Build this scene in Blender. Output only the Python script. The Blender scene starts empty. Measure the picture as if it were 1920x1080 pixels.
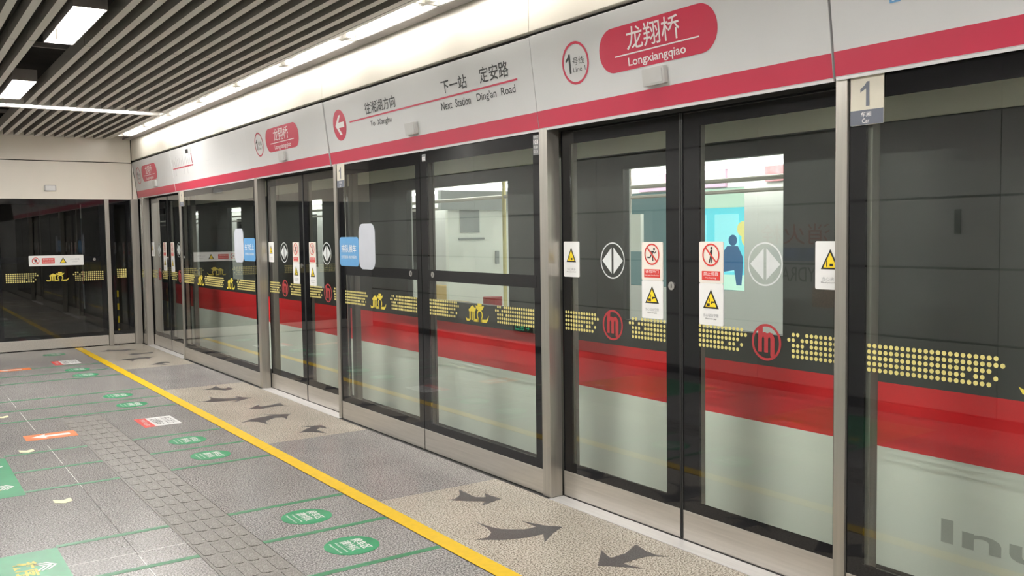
import bpy, bmesh, math, random
from mathutils import Matrix, Vector

random.seed(7)
SC = bpy.context.scene
COL = SC.collection

# ------------------------------------------------------------------ camera
cam_data = bpy.data.cameras.new('camera')
cam_data.sensor_width = 36.0
cam_data.lens = 32.25
cam_data.clip_start = 0.05
cam_data.clip_end = 200
cam = bpy.data.objects.new('camera', cam_data)
COL.objects.link(cam)
_r = Vector((0.8233525, -0.5673655, -0.0136773))
_u = Vector((0.0446392, 0.0407171, 0.9981731))
_f = Vector((0.5657720, 0.8224588, -0.0588513))
cam.matrix_world = Matrix(((_r.x, _u.x, -_f.x, -3.2918), (_r.y, _u.y, -_f.y, 0.0),
                           (_r.z, _u.z, -_f.z, 1.6), (0, 0, 0, 1)))
SC.camera = cam

# ------------------------------------------------------------------ world, exposure
world = bpy.data.worlds.new('world')
SC.world = world
world.use_nodes = True
world.node_tree.nodes['Background'].inputs[0].default_value = (0.9, 0.95, 1.0, 1)
world.node_tree.nodes['Background'].inputs[1].default_value = 0.02
SC.view_settings.view_transform = 'Standard'
SC.view_settings.look = 'None'
SC.view_settings.gamma = 1.0
SC.view_settings.use_curve_mapping = False
SC.view_settings.exposure = 0.42
SC.cycles.use_denoising = True
SC.cycles.max_bounces = 10
SC.cycles.diffuse_bounces = 5
SC.cycles.glossy_bounces = 5
SC.cycles.transparent_max_bounces = 24
SC.cycles.sample_clamp_indirect = 6.0

TUBE_WALL = 24.0      # fluorescent tubes along the wall
TUBE_CEIL = 345.0     # fluorescent tubes in the recessed troffers
TUBE_CROSS = 66.0     # diffuser strip across the ceiling
TRAIN_LAMP = 8.0

# ------------------------------------------------------------------ materials
MATS = {}

def mat(name, color, rough=0.5, metal=0.0, spec=0.5, noise=None, bump=None, emit=None, coat=0.0):
    if name in MATS:
        return MATS[name]
    m = bpy.data.materials.new(name)
    m.use_nodes = True
    nt = m.node_tree
    b = nt.nodes['Principled BSDF']
    c = (color[0], color[1], color[2], 1)
    b.inputs['Base Color'].default_value = c
    b.inputs['Roughness'].default_value = rough
    b.inputs['Metallic'].default_value = metal
    b.inputs['Specular IOR Level'].default_value = spec
    b.inputs['Coat Weight'].default_value = coat
    b.inputs['Coat Roughness'].default_value = 0.08
    if noise or bump:
        tc = nt.nodes.new('ShaderNodeTexCoord')
    if noise:
        sc, amt, stretch = noise
        mp = nt.nodes.new('ShaderNodeMapping')
        mp.inputs['Scale'].default_value = stretch
        nt.links.new(tc.outputs['Object'], mp.inputs[0])
        n = nt.nodes.new('ShaderNodeTexNoise')
        n.inputs['Scale'].default_value = sc
        n.inputs['Detail'].default_value = 4
        nt.links.new(mp.outputs[0], n.inputs['Vector'])
        r = nt.nodes.new('ShaderNodeValToRGB')
        r.color_ramp.elements[0].position = 0.3
        r.color_ramp.elements[1].position = 0.7
        r.color_ramp.elements[0].color = tuple(max(0, v * (1 - amt)) for v in color) + (1,)
        r.color_ramp.elements[1].color = tuple(min(1, v * (1 + amt)) for v in color) + (1,)
        nt.links.new(n.outputs['Fac'], r.inputs[0])
        nt.links.new(r.outputs[0], b.inputs['Base Color'])
    if bump:
        sc, st, stretch = bump
        mp = nt.nodes.new('ShaderNodeMapping')
        mp.inputs['Scale'].default_value = stretch
        nt.links.new(tc.outputs['Object'], mp.inputs[0])
        n = nt.nodes.new('ShaderNodeTexNoise')
        n.inputs['Scale'].default_value = sc
        n.inputs['Detail'].default_value = 3
        nt.links.new(mp.outputs[0], n.inputs['Vector'])
        bp = nt.nodes.new('ShaderNodeBump')
        bp.inputs['Strength'].default_value = st
        bp.inputs['Distance'].default_value = 0.01
        nt.links.new(n.outputs['Fac'], bp.inputs['Height'])
        nt.links.new(bp.outputs[0], b.inputs['Normal'])
    if emit:
        b.inputs['Emission Color'].default_value = (emit[0], emit[1], emit[2], 1)
        b.inputs['Emission Strength'].default_value = emit[3]
    MATS[name] = m
    return m


def granite(name, dark, mid, light, rough, scale, patch=0.08):
    m = bpy.data.materials.new(name)
    m.use_nodes = True
    nt = m.node_tree
    b = nt.nodes['Principled BSDF']
    tc = nt.nodes.new('ShaderNodeTexCoord')
    n1 = nt.nodes.new('ShaderNodeTexNoise')
    n1.inputs['Scale'].default_value = scale
    n1.inputs['Detail'].default_value = 2.5
    n1.inputs['Roughness'].default_value = 0.65
    nt.links.new(tc.outputs['Object'], n1.inputs['Vector'])
    r = nt.nodes.new('ShaderNodeValToRGB')
    e = r.color_ramp.elements
    e[0].position = 0.41; e[0].color = dark + (1,)
    e[1].position = 0.60; e[1].color = light + (1,)
    k = e.new(0.5); k.color = mid + (1,)
    nt.links.new(n1.outputs['Fac'], r.inputs[0])
    n2 = nt.nodes.new('ShaderNodeTexNoise')
    n2.inputs['Scale'].default_value = 2.2
    n2.inputs['Detail'].default_value = 3
    nt.links.new(tc.outputs['Object'], n2.inputs['Vector'])
    mr = nt.nodes.new('ShaderNodeMapRange')
    mr.inputs['From Min'].default_value = 0.3
    mr.inputs['From Max'].default_value = 0.7
    mr.inputs['To Min'].default_value = 1 - patch
    mr.inputs['To Max'].default_value = 1 + patch
    nt.links.new(n2.outputs['Fac'], mr.inputs['Value'])
    mx = nt.nodes.new('ShaderNodeVectorMath')
    mx.operation = 'SCALE'
    nt.links.new(r.outputs[0], mx.inputs[0])
    nt.links.new(mr.outputs[0], mx.inputs['Scale'])
    nt.links.new(mx.outputs[0], b.inputs['Base Color'])
    b.inputs['Roughness'].default_value = rough
    MATS[name] = m
    return m


def glass(name, tint, gain):
    """thin architectural glass: fresnel mirror over tinted transparency, on the outward faces only"""
    m = bpy.data.materials.new(name)
    m.use_nodes = True
    nt = m.node_tree
    nt.nodes.remove(nt.nodes['Principled BSDF'])
    out = nt.nodes['Material Output']
    fr = nt.nodes.new('ShaderNodeFresnel')
    fr.inputs['IOR'].default_value = 1.5
    geo = nt.nodes.new('ShaderNodeNewGeometry')
    inv = nt.nodes.new('ShaderNodeMath'); inv.operation = 'SUBTRACT'
    inv.inputs[0].default_value = 1.0
    nt.links.new(geo.outputs['Backfacing'], inv.inputs[1])
    g = nt.nodes.new('ShaderNodeMath'); g.operation = 'MULTIPLY'; g.inputs[1].default_value = gain
    nt.links.new(fr.outputs[0], g.inputs[0])
    f2 = nt.nodes.new('ShaderNodeMath'); f2.operation = 'MULTIPLY'; f2.use_clamp = True
    nt.links.new(g.outputs[0], f2.inputs[0])
    nt.links.new(inv.outputs[0], f2.inputs[1])
    tr = nt.nodes.new('ShaderNodeBsdfTransparent')
    tr.inputs[0].default_value = tint + (1,)
    gl = nt.nodes.new('ShaderNodeBsdfGlossy')
    gl.inputs['Roughness'].default_value = 0.0
    mix = nt.nodes.new('ShaderNodeMixShader')
    nt.links.new(f2.outputs[0], mix.inputs[0])
    nt.links.new(tr.outputs[0], mix.inputs[1])
    nt.links.new(gl.outputs[0], mix.inputs[2])
    nt.links.new(mix.outputs[0], out.inputs[0])
    MATS[name] = m
    return m


ONE = (1, 1, 1)
M_GRAN = granite('granite grey', (0.085, 0.08, 0.078), (0.245, 0.232, 0.224), (0.46, 0.44, 0.425), 0.24, 115)
M_GRANL = granite('granite pale', (0.13, 0.11, 0.085), (0.43, 0.385, 0.32), (0.60, 0.555, 0.48), 0.27, 115)
M_GRAND = granite('granite dark', (0.045, 0.042, 0.042), (0.078, 0.073, 0.075), (0.13, 0.125, 0.125), 0.28, 160)
M_TACT = granite('tactile stone', (0.12, 0.11, 0.10), (0.20, 0.187, 0.17), (0.29, 0.272, 0.255), 0.4, 150)
M_JOINTGLINT = mat('joint glint pale', (0.62, 0.60, 0.57), 0.6, noise=(30, 0.15, ONE))  # pale colour stands for lamp highlights on the joint edges
M_STEEL = mat('brushed stainless', (0.55, 0.515, 0.465), 0.36, 0.65, noise=(60, 0.08, (1, 0.04, 1)), bump=(90, 0.06, (1, 0.03, 1)))
M_STEELV = mat('brushed stainless upright', (0.46, 0.435, 0.39), 0.3, 0.72, noise=(60, 0.08, (1, 1, 0.03)), bump=(90, 0.05, (1, 1, 0.03)))
M_REAR = mat('rear steel dimmed', (0.20, 0.19, 0.17), 0.5, 0.3, noise=(30, 0.1, (1, 1, 0.05)))  # darker than the other steel: track-side dimness put into the colour
M_SILL = mat('sill aluminium', (0.80, 0.78, 0.77), 0.4, 0.5, noise=(50, 0.06, (1, 0.05, 1)))
M_FRIT = mat('black glass border', (0.008, 0.008, 0.009), 0.04, 0, 0.5, noise=(3, 0.2, ONE))
M_RUBBER = mat('black rubber', (0.01, 0.01, 0.01), 0.6, noise=(20, 0.2, ONE))
M_GLASS = glass('platform glass', (0.93, 0.955, 0.93), 2.1)
M_GLASST = glass('train glass', (0.9, 0.92, 0.91), 0.8)
M_WHITE = mat('fascia white', (0.58, 0.578, 0.575), 0.35, noise=(2, 0.02, ONE))
M_PINK = mat('crimson print', (0.46, 0.026, 0.062), 0.35, noise=(2, 0.03, ONE))
M_BLACK = mat('black print', (0.02, 0.02, 0.02), 0.4, noise=(5, 0.1, ONE))
M_GREYP = mat('grey print', (0.35, 0.35, 0.36), 0.45, noise=(5, 0.05, ONE))
M_PALEP = mat('pale grey print', (0.58, 0.58, 0.58), 0.45, noise=(5, 0.05, ONE))
M_PLATED = mat('plate dark grey', (0.13, 0.13, 0.13), 0.4, noise=(8, 0.1, ONE))
M_WPRINT = mat('white print', (0.74, 0.72, 0.71), 0.4, noise=(5, 0.03, ONE))
M_BEIGE = mat('enamel cream', (0.82, 0.765, 0.67), 0.3, noise=(1.5, 0.03, ONE), bump=(3, 0.02, ONE))
M_GAP = mat('dark gap', (0.015, 0.013, 0.011), 0.7, noise=(8, 0.2, ONE))
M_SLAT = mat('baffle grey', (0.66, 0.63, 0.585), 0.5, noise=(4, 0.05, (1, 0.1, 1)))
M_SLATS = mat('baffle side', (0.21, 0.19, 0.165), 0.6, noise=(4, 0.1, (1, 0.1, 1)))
M_VOID = mat('void paint', (0.035, 0.03, 0.027), 0.9, noise=(3, 0.3, ONE))
M_TROF = mat('troffer enamel', (0.80, 0.78, 0.74), 0.35, noise=(6, 0.03, ONE))
M_TROFOUT = mat('troffer grey', (0.22, 0.20, 0.19), 0.5, noise=(6, 0.08, ONE))
M_TUBEW = mat('tube lit wall', (0.9, 0.9, 0.9), 0.4, emit=(1.0, 0.98, 0.945, TUBE_WALL))
M_TUBEC = mat('tube lit ceiling', (0.9, 0.9, 0.9), 0.4, emit=(1.0, 0.98, 0.945, TUBE_CEIL))
M_STRIP = mat('strip diffuser lit', (0.9, 0.9, 0.9), 0.4, emit=(1.0, 0.98, 0.945, TUBE_CROSS))
M_YELLOW = mat('safety yellow', (0.70, 0.45, 0.006), 0.42, noise=(25, 0.06, ONE))
M_GREEN = mat('sticker green', (0.022, 0.25, 0.105), 0.35, noise=(6, 0.15, ONE))
M_GREENL = mat('line green', (0.045, 0.20, 0.095), 0.4, noise=(40, 0.2, ONE))
M_RED = mat('sticker red', (0.60, 0.045, 0.035), 0.4, noise=(9, 0.08, ONE))
M_ORANGE = mat('sticker orange', (0.66, 0.18, 0.05), 0.4, noise=(9, 0.08, ONE))
M_PALEY = mat('pale luminous sticker', (0.66, 0.64, 0.40), 0.45, noise=(20, 0.1, ONE))
M_YPRINT = mat('yellow print', (0.62, 0.50, 0.06), 0.4, noise=(30, 0.06, ONE))
M_DOT = mat('dot yellow', (0.62, 0.54, 0.19), 0.4, noise=(30, 0.1, ONE))
M_MRED = mat('logo red', (0.36, 0.035, 0.04), 0.4, noise=(20, 0.05, ONE))
M_SIGNW = mat('sign white', (0.74, 0.735, 0.72), 0.35, noise=(8, 0.02, ONE))
M_SIGNC = mat('sign cream', (0.72, 0.67, 0.60), 0.35, noise=(8, 0.02, ONE))
M_WARN = mat('warning yellow', (0.85, 0.62, 0.02), 0.4, noise=(20, 0.05, ONE))
M_PLATE = mat('plate pale blue grey', (0.44, 0.455, 0.50), 0.4, noise=(8, 0.03, ONE))
M_BLUE = mat('sign blue', (0.115, 0.30, 0.54), 0.35, noise=(8, 0.04, ONE))
M_FROST = mat('frosted film', (0.58, 0.60, 0.59), 0.45, noise=(12, 0.04, ONE))
M_CARSIGN = mat('car sign cream', (0.56, 0.52, 0.42), 0.4, noise=(8, 0.03, ONE))
M_SLATEP = mat('car sign slate', (0.10, 0.11, 0.14), 0.4, noise=(8, 0.05, ONE))
M_BOXP = mat('box plastic', (0.50, 0.49, 0.475), 0.45, noise=(8, 0.03, ONE))
M_CHROME = mat('lock chrome', (0.65, 0.63, 0.6), 0.25, 0.9, noise=(40, 0.05, ONE))
M_PANEL = mat('wall panel grey', (0.34, 0.34, 0.325), 0.35, noise=(1.5, 0.05, ONE))
M_TWHITE = mat('train white', (0.88, 0.90, 0.84), 0.3, noise=(1.2, 0.03, ONE))
M_TRED = mat('train red', (0.80, 0.024, 0.034), 0.3, noise=(1.2, 0.05, ONE))
M_TDARK = mat('train dark band', (0.05, 0.052, 0.052), 0.45, noise=(2, 0.08, ONE))
M_TBEIGE = mat('train cant rail', (0.88, 0.85, 0.72), 0.45, noise=(1.5, 0.05, ONE))
M_TIN = mat('train lining', (0.70, 0.70, 0.68), 0.45, noise=(2, 0.03, ONE))
M_TGREY = mat('train grey', (0.33, 0.35, 0.35), 0.5, noise=(2, 0.08, ONE))
M_TLET = mat('train lettering grey', (0.50, 0.51, 0.47), 0.4, noise=(5, 0.05, ONE))
M_TLAMP = mat('train lamp lit', (0.9, 0.9, 0.9), 0.4, emit=(1.0, 0.98, 0.95, TRAIN_LAMP))
M_POLE = mat('grab pole yellow', (0.72, 0.62, 0.30), 0.35, 0.2, noise=(5, 0.05, ONE))
M_SEAT = mat('seat amber', (0.62, 0.45, 0.18), 0.4, noise=(5, 0.08, ONE))
M_LILAC = mat('lilac notice', (0.62, 0.40, 0.55), 0.4, noise=(5, 0.06, ONE))
M_TRACK = mat('tunnel concrete', (0.10, 0.10, 0.10), 0.9, noise=(3, 0.25, ONE))
M_HAZ = mat('hazard black', (0.02, 0.02, 0.02), 0.5, noise=(9, 0.1, ONE))


# ------------------------------------------------------------------ mesh helpers
class Frame:
    def __init__(s, o, u, v):
        s.o = Vector(o); s.u = Vector(u).normalized(); s.v = Vector(v).normalized()
        s.n = s.u.cross(s.v).normalized()

    def p(s, a, b, n=0.0):
        return s.o + s.u * a + s.v * b + s.n * n


def psd(x):
    return Frame((x, 0, 0), (0, -1, 0), (0, 0, 1))      # u = -y, seen from the platform


FLOOR = Frame((0, 0, 0), (0, -1, 0), (1, 0, 0))         # u = -y, v = x, read facing the doors
ENDW = Frame((0, 14.85, 0), (1, 0, 0), (0, 0, 1))
LEFTW = Frame((-3.9, 0, 0), (0, 1, 0), (0, 0, 1))


class MB:
    def __init__(s):
        s.v = []; s.f = []

    def poly(s, fr, pts, n=0.001):
        i = len(s.v)
        s.v += [fr.p(a, b, n) for a, b in pts]
        s.f.append(list(range(i, i + len(pts))))
        return s

    def rect(s, fr, a0, b0, a1, b1, n=0.001):
        return s.poly(fr, [(a0, b0), (a1, b0), (a1, b1), (a0, b1)], n)

    def disc(s, fr, a, b, ra, rb=None, n=0.001, k=32):
        rb = rb or ra
        return s.poly(fr, [(a + ra * math.cos(2 * math.pi * i / k), b + rb * math.sin(2 * math.pi * i / k)) for i in range(k)], n)

    def ring(s, fr, a, b, r0, r1, n=0.001, k=40, t0=0.0, t1=2 * math.pi):
        full = abs(t1 - t0 - 2 * math.pi) < 1e-6
        i0 = len(s.v)
        m = k if full else k + 1
        for i in range(m):
            t = t0 + (t1 - t0) * i / k
            c, d = math.cos(t), math.sin(t)
            s.v.append(fr.p(a + r0 * c, b + r0 * d, n)); s.v.append(fr.p(a + r1 * c, b + r1 * d, n))
        for i in range(k):
            j = (i + 1) % m
            s.f.append([i0 + 2 * i, i0 + 2 * i + 1, i0 + 2 * j + 1, i0 + 2 * j])
        return s

    def line(s, fr, a0, b0, a1, b1, w, n=0.001):
        d = Vector((a1 - a0, b1 - b0)).normalized() * (w / 2)
        return s.poly(fr, [(a0 + d.y, b0 - d.x), (a1 + d.y, b1 - d.x), (a1 - d.y, b1 + d.x), (a0 - d.y, b0 + d.x)], n)

    def rrect(s, fr, a0, b0, a1, b1, r, n=0.001, k=5):
        pts = []
        for cx, cy, t in ((a1 - r, b1 - r, 0), (a0 + r, b1 - r, 90), (a0 + r, b0 + r, 180), (a1 - r, b0 + r, 270)):
            for i in range(k + 1):
                q = math.radians(t + 90 * i / k)
                pts.append((cx + r * math.cos(q), cy + r * math.sin(q)))
        return s.poly(fr, pts, n)

    def box(s, x0, x1, y0, y1, z0, z1):
        i = len(s.v)
        s.v += [Vector(q) for q in ((x0, y0, z0), (x1, y0, z0), (x1, y1, z0), (x0, y1, z0),
                                    (x0, y0, z1), (x1, y0, z1), (x1, y1, z1), (x0, y1, z1))]
        s.f += [[i + j for j in q] for q in ((0, 3, 2, 1), (4, 5, 6, 7), (0, 1, 5, 4), (1, 2, 6, 5), (2, 3, 7, 6), (3, 0, 4, 7))]
        return s

    def prism(s, fr, pts, n0, n1):
        """polygon with thickness, in a frame"""
        i = len(s.v); k = len(pts)
        s.v += [fr.p(a, b, n0) for a, b in pts] + [fr.p(a, b, n1) for a, b in pts]
        s.f.append([i + j for j in range(k)][::-1])
        s.f.append([i + k + j for j in range(k)])
        for j in range(k):
            q = (j + 1) % k
            s.f.append([i + j, i + q, i + k + q, i + k + j])
        return s

    def slab(s, fr, a0, b0, a1, b1, r, n0, n1, k=4):
        pts = []
        for cx, cy, t in ((a1 - r, b1 - r, 0), (a0 + r, b1 - r, 90), (a0 + r, b0 + r, 180), (a1 - r, b0 + r, 270)):
            for i in range(k + 1):
                q = math.radians(t + 90 * i / k)
                pts.append((cx + r * math.cos(q), cy + r * math.sin(q)))
        return s.prism(fr, pts, n0, n1)

    def tube(s, p0, p1, r, k=12):
        p0, p1 = Vector(p0), Vector(p1)
        d = (p1 - p0).normalized()
        a = d.orthogonal().normalized(); b = d.cross(a)
        i = len(s.v)
        for q in (p0, p1):
            for j in range(k):
                t = 2 * math.pi * j / k
                s.v.append(q + a * (r * math.cos(t)) + b * (r * math.sin(t)))
        for j in range(k):
            q = (j + 1) % k
            s.f.append([i + j, i + q, i + k + q, i + k + j])
        s.f.append([i + j for j in range(k)][::-1])
        s.f.append([i + k + j for j in range(k)])
        return s

    def build(s, name, material, parent=None, bevel=0.0, smooth=False):
        off = parent_world(parent)
        me = bpy.data.meshes.new(name)
        me.from_pydata([tuple(v - off) for v in s.v], [], s.f)
        if bevel > 0:
            bm = bmesh.new(); bm.from_mesh(me)
            bmesh.ops.bevel(bm, geom=bm.edges[:], offset=bevel, segments=2, affect='EDGES', profile=0.5)
            bm.to_mesh(me); bm.free()
        me.validate()
        me.update()
        if smooth:
            for p in me.polygons:
                p.use_smooth = True
        me.materials.append(material)
        o = bpy.data.objects.new(name, me)
        COL.objects.link(o)
        if parent:
            o.parent = parent
        return o


def parent_world(p):
    v = Vector((0, 0, 0))
    while p is not None:
        v = v + p.location
        p = p.parent
    return v


def tag(o, label, cat, group=None):
    o['label'] = label; o['category'] = cat
    if group:
        o['group'] = group
    return o


def thing(name, label, cat, loc, group=None):
    o = bpy.data.objects.new(name, None)
    o.empty_display_size = 0.1
    COL.objects.link(o)
    o.location = loc
    return tag(o, label, cat, group)


def struct(o):
    o['kind'] = 'structure'
    return o


def sempty(name, loc=(0, 0, 0)):
    o = bpy.data.objects.new(name, None)
    COL.objects.link(o)
    o.location = loc
    return struct(o)


def copy_tree(o, dloc=None, parent=None):
    c = o.copy()
    COL.objects.link(c)
    if parent:
        c.parent = parent
    if dloc:
        c.location = Vector(c.location) + Vector(dloc)
    for ch in list(o.children):
        copy_tree(ch, None, c)
    return c


def digit_one(fr, a0, b0, a1, b1, material, parent, n=0.0015):
    w, h = a1 - a0, b1 - b0
    q = [(0.62, 0), (0.98, 0), (0.98, 1), (0.70, 1), (0.48, 0.86), (0.02, 0.72), (0.02, 0.58), (0.62, 0.72)]
    MB().poly(fr, [(a0 + u * w, b0 + v * h) for u, v in q], n).build('numeral', material, parent)


def text(fr, s, a0, b0, a1, b1, material, parent, name='lettering', n=0.0015, bold=0.0, space=1.0):
    cu = bpy.data.curves.new('t', 'FONT')
    cu.body = s
    cu.size = 1.0
    cu.offset = bold
    cu.space_character = space
    cu.resolution_u = 3
    tmp = bpy.data.objects.new('t', cu)
    COL.objects.link(tmp)
    dg = bpy.context.evaluated_depsgraph_get()
    me0 = bpy.data.meshes.new_from_object(tmp.evaluated_get(dg))
    bpy.data.objects.remove(tmp)
    bpy.data.curves.remove(cu)
    vs = [v.co.copy() for v in me0.vertices]
    fs = [list(p.vertices) for p in me0.polygons]
    bpy.data.meshes.remove(me0)
    if not vs:
        return None
    x0 = min(v.x for v in vs); x1 = max(v.x for v in vs)
    y0 = min(v.y for v in vs); y1 = max(v.y for v in vs)
    mb = MB()
    sx = (a1 - a0) / max(1e-6, x1 - x0); sy = (b1 - b0) / max(1e-6, y1 - y0)
    mb.v = [fr.p(a0 + (v.x - x0) * sx, b0 + (v.y - y0) * sy, n) for v in vs]
    mb.f = fs
    return mb.build(name, material, parent)


# ================================================================== STRUCTURE
Y0, Y1 = -5.0, 14.85      # platform stretch
DOORS = (3.38, 8.45, 13.50)

# ---- floor: mortar bed with stone slabs as parts
floor = struct(MB().box(-3.9, 0.0, Y0, Y1, -0.25, -0.004).build('floor', M_TACT))
MB().box(-0.031, -0.001, Y0, Y1, -0.004, -0.001).build('edge_strip', M_RUBBER, floor)
MB().box(-2.9, -1.9, 4.8865, 4.8935, -0.004, -0.0002).build('joint', M_JOINTGLINT, floor)  # pale strips here and below: painted lamp glints along the slab joints
for ya, yb in ((4.2, 4.85), (6.4, 7.1), (7.2, 7.9), (8.6, 9.6), (9.9, 10.6)):
    MB().box(-2.2822, -2.2778, ya, yb, -0.004, -0.0002).build('joint', M_JOINTGLINT, floor)
XE = [-3.9, -2.86, -2.28, -2.03]
YE = [4.89 + 1.22 * k for k in range(-9, 10)]
YE = [Y0] + [y for y in YE if Y0 < y < Y1 - 0.1] + [Y1]

def slab_tile(x0, x1, y0, y1, m, name='floor_slab', gx=0.0006, gy=0.0006):
    MB().box(x0 + gx, x1 - gx, y0 + gy, y1 - gy, -0.004, 0.0).build(name, m, floor)

for i in range(len(YE) - 1):
    ya, yb = YE[i], YE[i + 1]
    for j in range(3):
        gx = 0.0018 if j >= 1 else 0.001
        gy = 0.0030 if (abs(ya - 4.89) < .01 or abs(yb - 4.89) < .01) else 0.0006
        slab_tile(XE[j], XE[j + 1], ya, yb, M_GRAN, gx=gx, gy=gy)
    slab_tile(-1.70, -0.985, ya, yb, M_GRAN)
zones = []
edge = Y0
for d in (-1.69,) + DOORS:
    zones.append((edge, d - 1.57, M_GRAN))
    zones.append((d - 1.57, min(d + 1.57, Y1), M_GRANL))
    edge = d + 1.57
for ya, yb, m in zones:
    if yb <= Y0 or yb - ya < 0.01:
        continue
    ya = max(ya, Y0)
    k = max(1, round((yb - ya) / 1.05))
    for q in range(k):
        slab_tile(-0.880, -0.032, ya + (yb - ya) * q / k, ya + (yb - ya) * (q + 1) / k, m)
for i in range(len(YE) - 1):
    if YE[i] > 8.9:
        slab_tile(-2.03, -1.70, YE[i], YE[i + 1], M_GRAN)
    elif YE[i + 1] > 8.9:
        slab_tile(-2.03, -1.70, 9.0, YE[i + 1], M_GRAN)

# ---- ceiling: dark deck with hanging baffles as parts
ceiling = struct(MB().box(-3.9, 0.2, Y0, Y1 + 0.1, 3.62, 3.75).build('ceiling', M_VOID))
SLZ = 3.10
slat_meshes = {}
TROF = [(6.47, 7.75), (9.70, 10.98), (3.24, 4.52), (0.01, 1.29), (-3.22, -1.94)]

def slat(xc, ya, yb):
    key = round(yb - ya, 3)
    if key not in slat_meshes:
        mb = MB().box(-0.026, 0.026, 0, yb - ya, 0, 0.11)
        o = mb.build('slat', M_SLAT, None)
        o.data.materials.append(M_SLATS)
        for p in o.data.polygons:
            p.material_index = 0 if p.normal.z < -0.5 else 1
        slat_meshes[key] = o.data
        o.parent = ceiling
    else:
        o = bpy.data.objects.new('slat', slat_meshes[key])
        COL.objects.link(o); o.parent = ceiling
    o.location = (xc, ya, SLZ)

PITCH = 0.131
for k in range(26):
    xc = -0.445 - PITCH * k
    if -2.215 < xc < -1.99:
        continue
    if xc < -3.86:
        break
    for ya, yb in ((Y0 + 0.02, 1.6), (1.61, 7.80), (7.81, 11.42), (11.80, 14.84)):
        slat(xc, ya, yb)
for ya in (1.2, 4.6, 8.6, 13.2):                 # hidden carrier rails above the baffles
    MB().box(-3.85, -0.42, ya, ya + 0.03, 3.21, 3.25).build('carrier_rail', M_TROFOUT, ceiling)
MB().box(-3.85, -0.412, 11.42, 11.50, SLZ, 3.17).build('trim_bar', M_SLAT, ceiling)
MB().box(-3.85, -0.412, 11.72, 11.80, SLZ, 3.17).build('trim_bar', M_SLAT, ceiling)
MB().box(-0.409, -0.378, Y0, 14.84, SLZ, 3.14).build('edge_trim', M_TROF, ceiling)
MB().box(-0.196, -0.090, Y0, 14.84, SLZ - 0.004, 3.12).build('edge_trim', M_TROFOUT, ceiling)

# ---- wall above the platform doors
wall_r = struct(MB().box(0.03, 0.22, Y0, Y1 + 0.1, 2.215, 3.62).build('wall_right', M_GAP))
YP = [-5.0, -2.67, -0.65, 2.395, 4.465, 7.54, 9.60, 12.66, 14.845]
for a, b in zip(YP[:-1], YP[1:]):
    g = 0.004
    MB().box(-0.077, 0.03, a + g, b - g, 2.79, 3.30).build('cream_panel', M_BEIGE, wall_r, bevel=0.003)
MB().box(-0.03, 0.03, Y0, Y1, 2.755, 2.80).build('joint_backing', M_GAP, wall_r)
struct(MB().box(0.0, 0.22, Y0, -0.64, -0.25, 2.215).build('wall_right_low', M_PANEL))

# ---- far end wall
wall_f = struct(MB().box(-3.9, 0.22, 14.90, 15.0, 2.20, 3.62).build('wall_far', M_GAP))
for xa, xb in ((-3.89, -2.05), (-2.045, -0.085)):
    MB().box(xa, xb, 14.85, 14.90, 2.20, 2.748).build('cream_panel', M_BEIGE, wall_f, bevel=0.003)
    MB().box(xa, xb, 14.85, 14.90, 2.760, 3.30).build('cream_panel', M_BEIGE, wall_f, bevel=0.003)
MB().prism(ENDW, [(-0.072, 2.205), (-0.005, 2.205), (-0.072, 2.748)], -0.05, 0.0).build('cream_trim', M_BEIGE, wall_f)
struct(MB().box(-3.9, -3.41, 14.85, 15.0, 0, 2.2).build('wall_far_low', M_PANEL))

# ---- room behind the far glass
back_room = sempty('floor_beyond')
MB().box(-3.9, 0.2, 15.02, 21.0, -0.05, 0.0).build('slab', M_GRAN, back_room)
wall_b2 = sempty('wall_beyond')
MB().box(-3.9, 0.2, 21.0, 21.1, 0, 3.2).build('dark_wall', M_VOID, wall_b2)
MB().box(-4.0, -3.9, 15.0, 21.1, 0, 3.2).build('dark_wall', M_VOID, wall_b2)
MB().box(0.24, 0.34, 15.0, 21.1, 0, 3.2).build('dark_wall', M_VOID, wall_b2)
MB().box(-4.0, 0.34, 15.0, 21.1, 3.2, 3.3).build('dark_deck', M_VOID, wall_b2)

# ---- wall opposite the doors (seen mirrored in the glass): grey enamel panels
wall_l = struct(MB().box(-4.05, -3.925, Y0, Y1 + 0.1, 0, 3.62).build('wall_left', M_GAP))
ZP = [0.085, 0.67, 1.27, 1.85, 2.52, 3.15]
yv = [6.29 + 2.55 * k for k in range(-4, 4)]
yv = [Y0] + [y for y in yv if Y0 < y < Y1] + [Y1]
for za, zb in zip(ZP[:-1], ZP[1:]):
    for ya, yb in zip(yv[:-1], yv[1:]):
        g = 0.010
        MB().box(-3.925, -3.90, ya + 0.004, yb - 0.004, za + g, zb - g).build('wall_panel', M_PANEL, wall_l)
MB().box(-3.925, -3.905, Y0, Y1, 0, 0.08).build('skirting', M_GAP, wall_l)
text(LEFTW, '消火栓', 5.42, 1.46, 6.25, 1.66, M_MRED, wall_l, 'lettering', 0.002)
text(LEFTW, 'HYDRANT', 5.48, 1.10, 6.20, 1.24, M_BLACK, wall_l, 'lettering', 0.002)
MB().rect(LEFTW, 5.60, 1.30, 6.18, 1.43, 0.002).build('notice', mat('notice slate blue', (0.10, 0.14, 0.28), 0.4, noise=(9, 0.3, ONE)), wall_l)
MB().rect(LEFTW, 5.35, 0.86, 5.62, 1.05, 0.002).build('notice', mat('notice grid', (0.40, 0.24, 0.16), 0.5, noise=(60, 0.4, ONE)), wall_l)
MB().box(-3.9, -3.885, 4.05, 4.10, 1.55, 1.75).build('handle_recess', M_GAP, wall_l)
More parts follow.
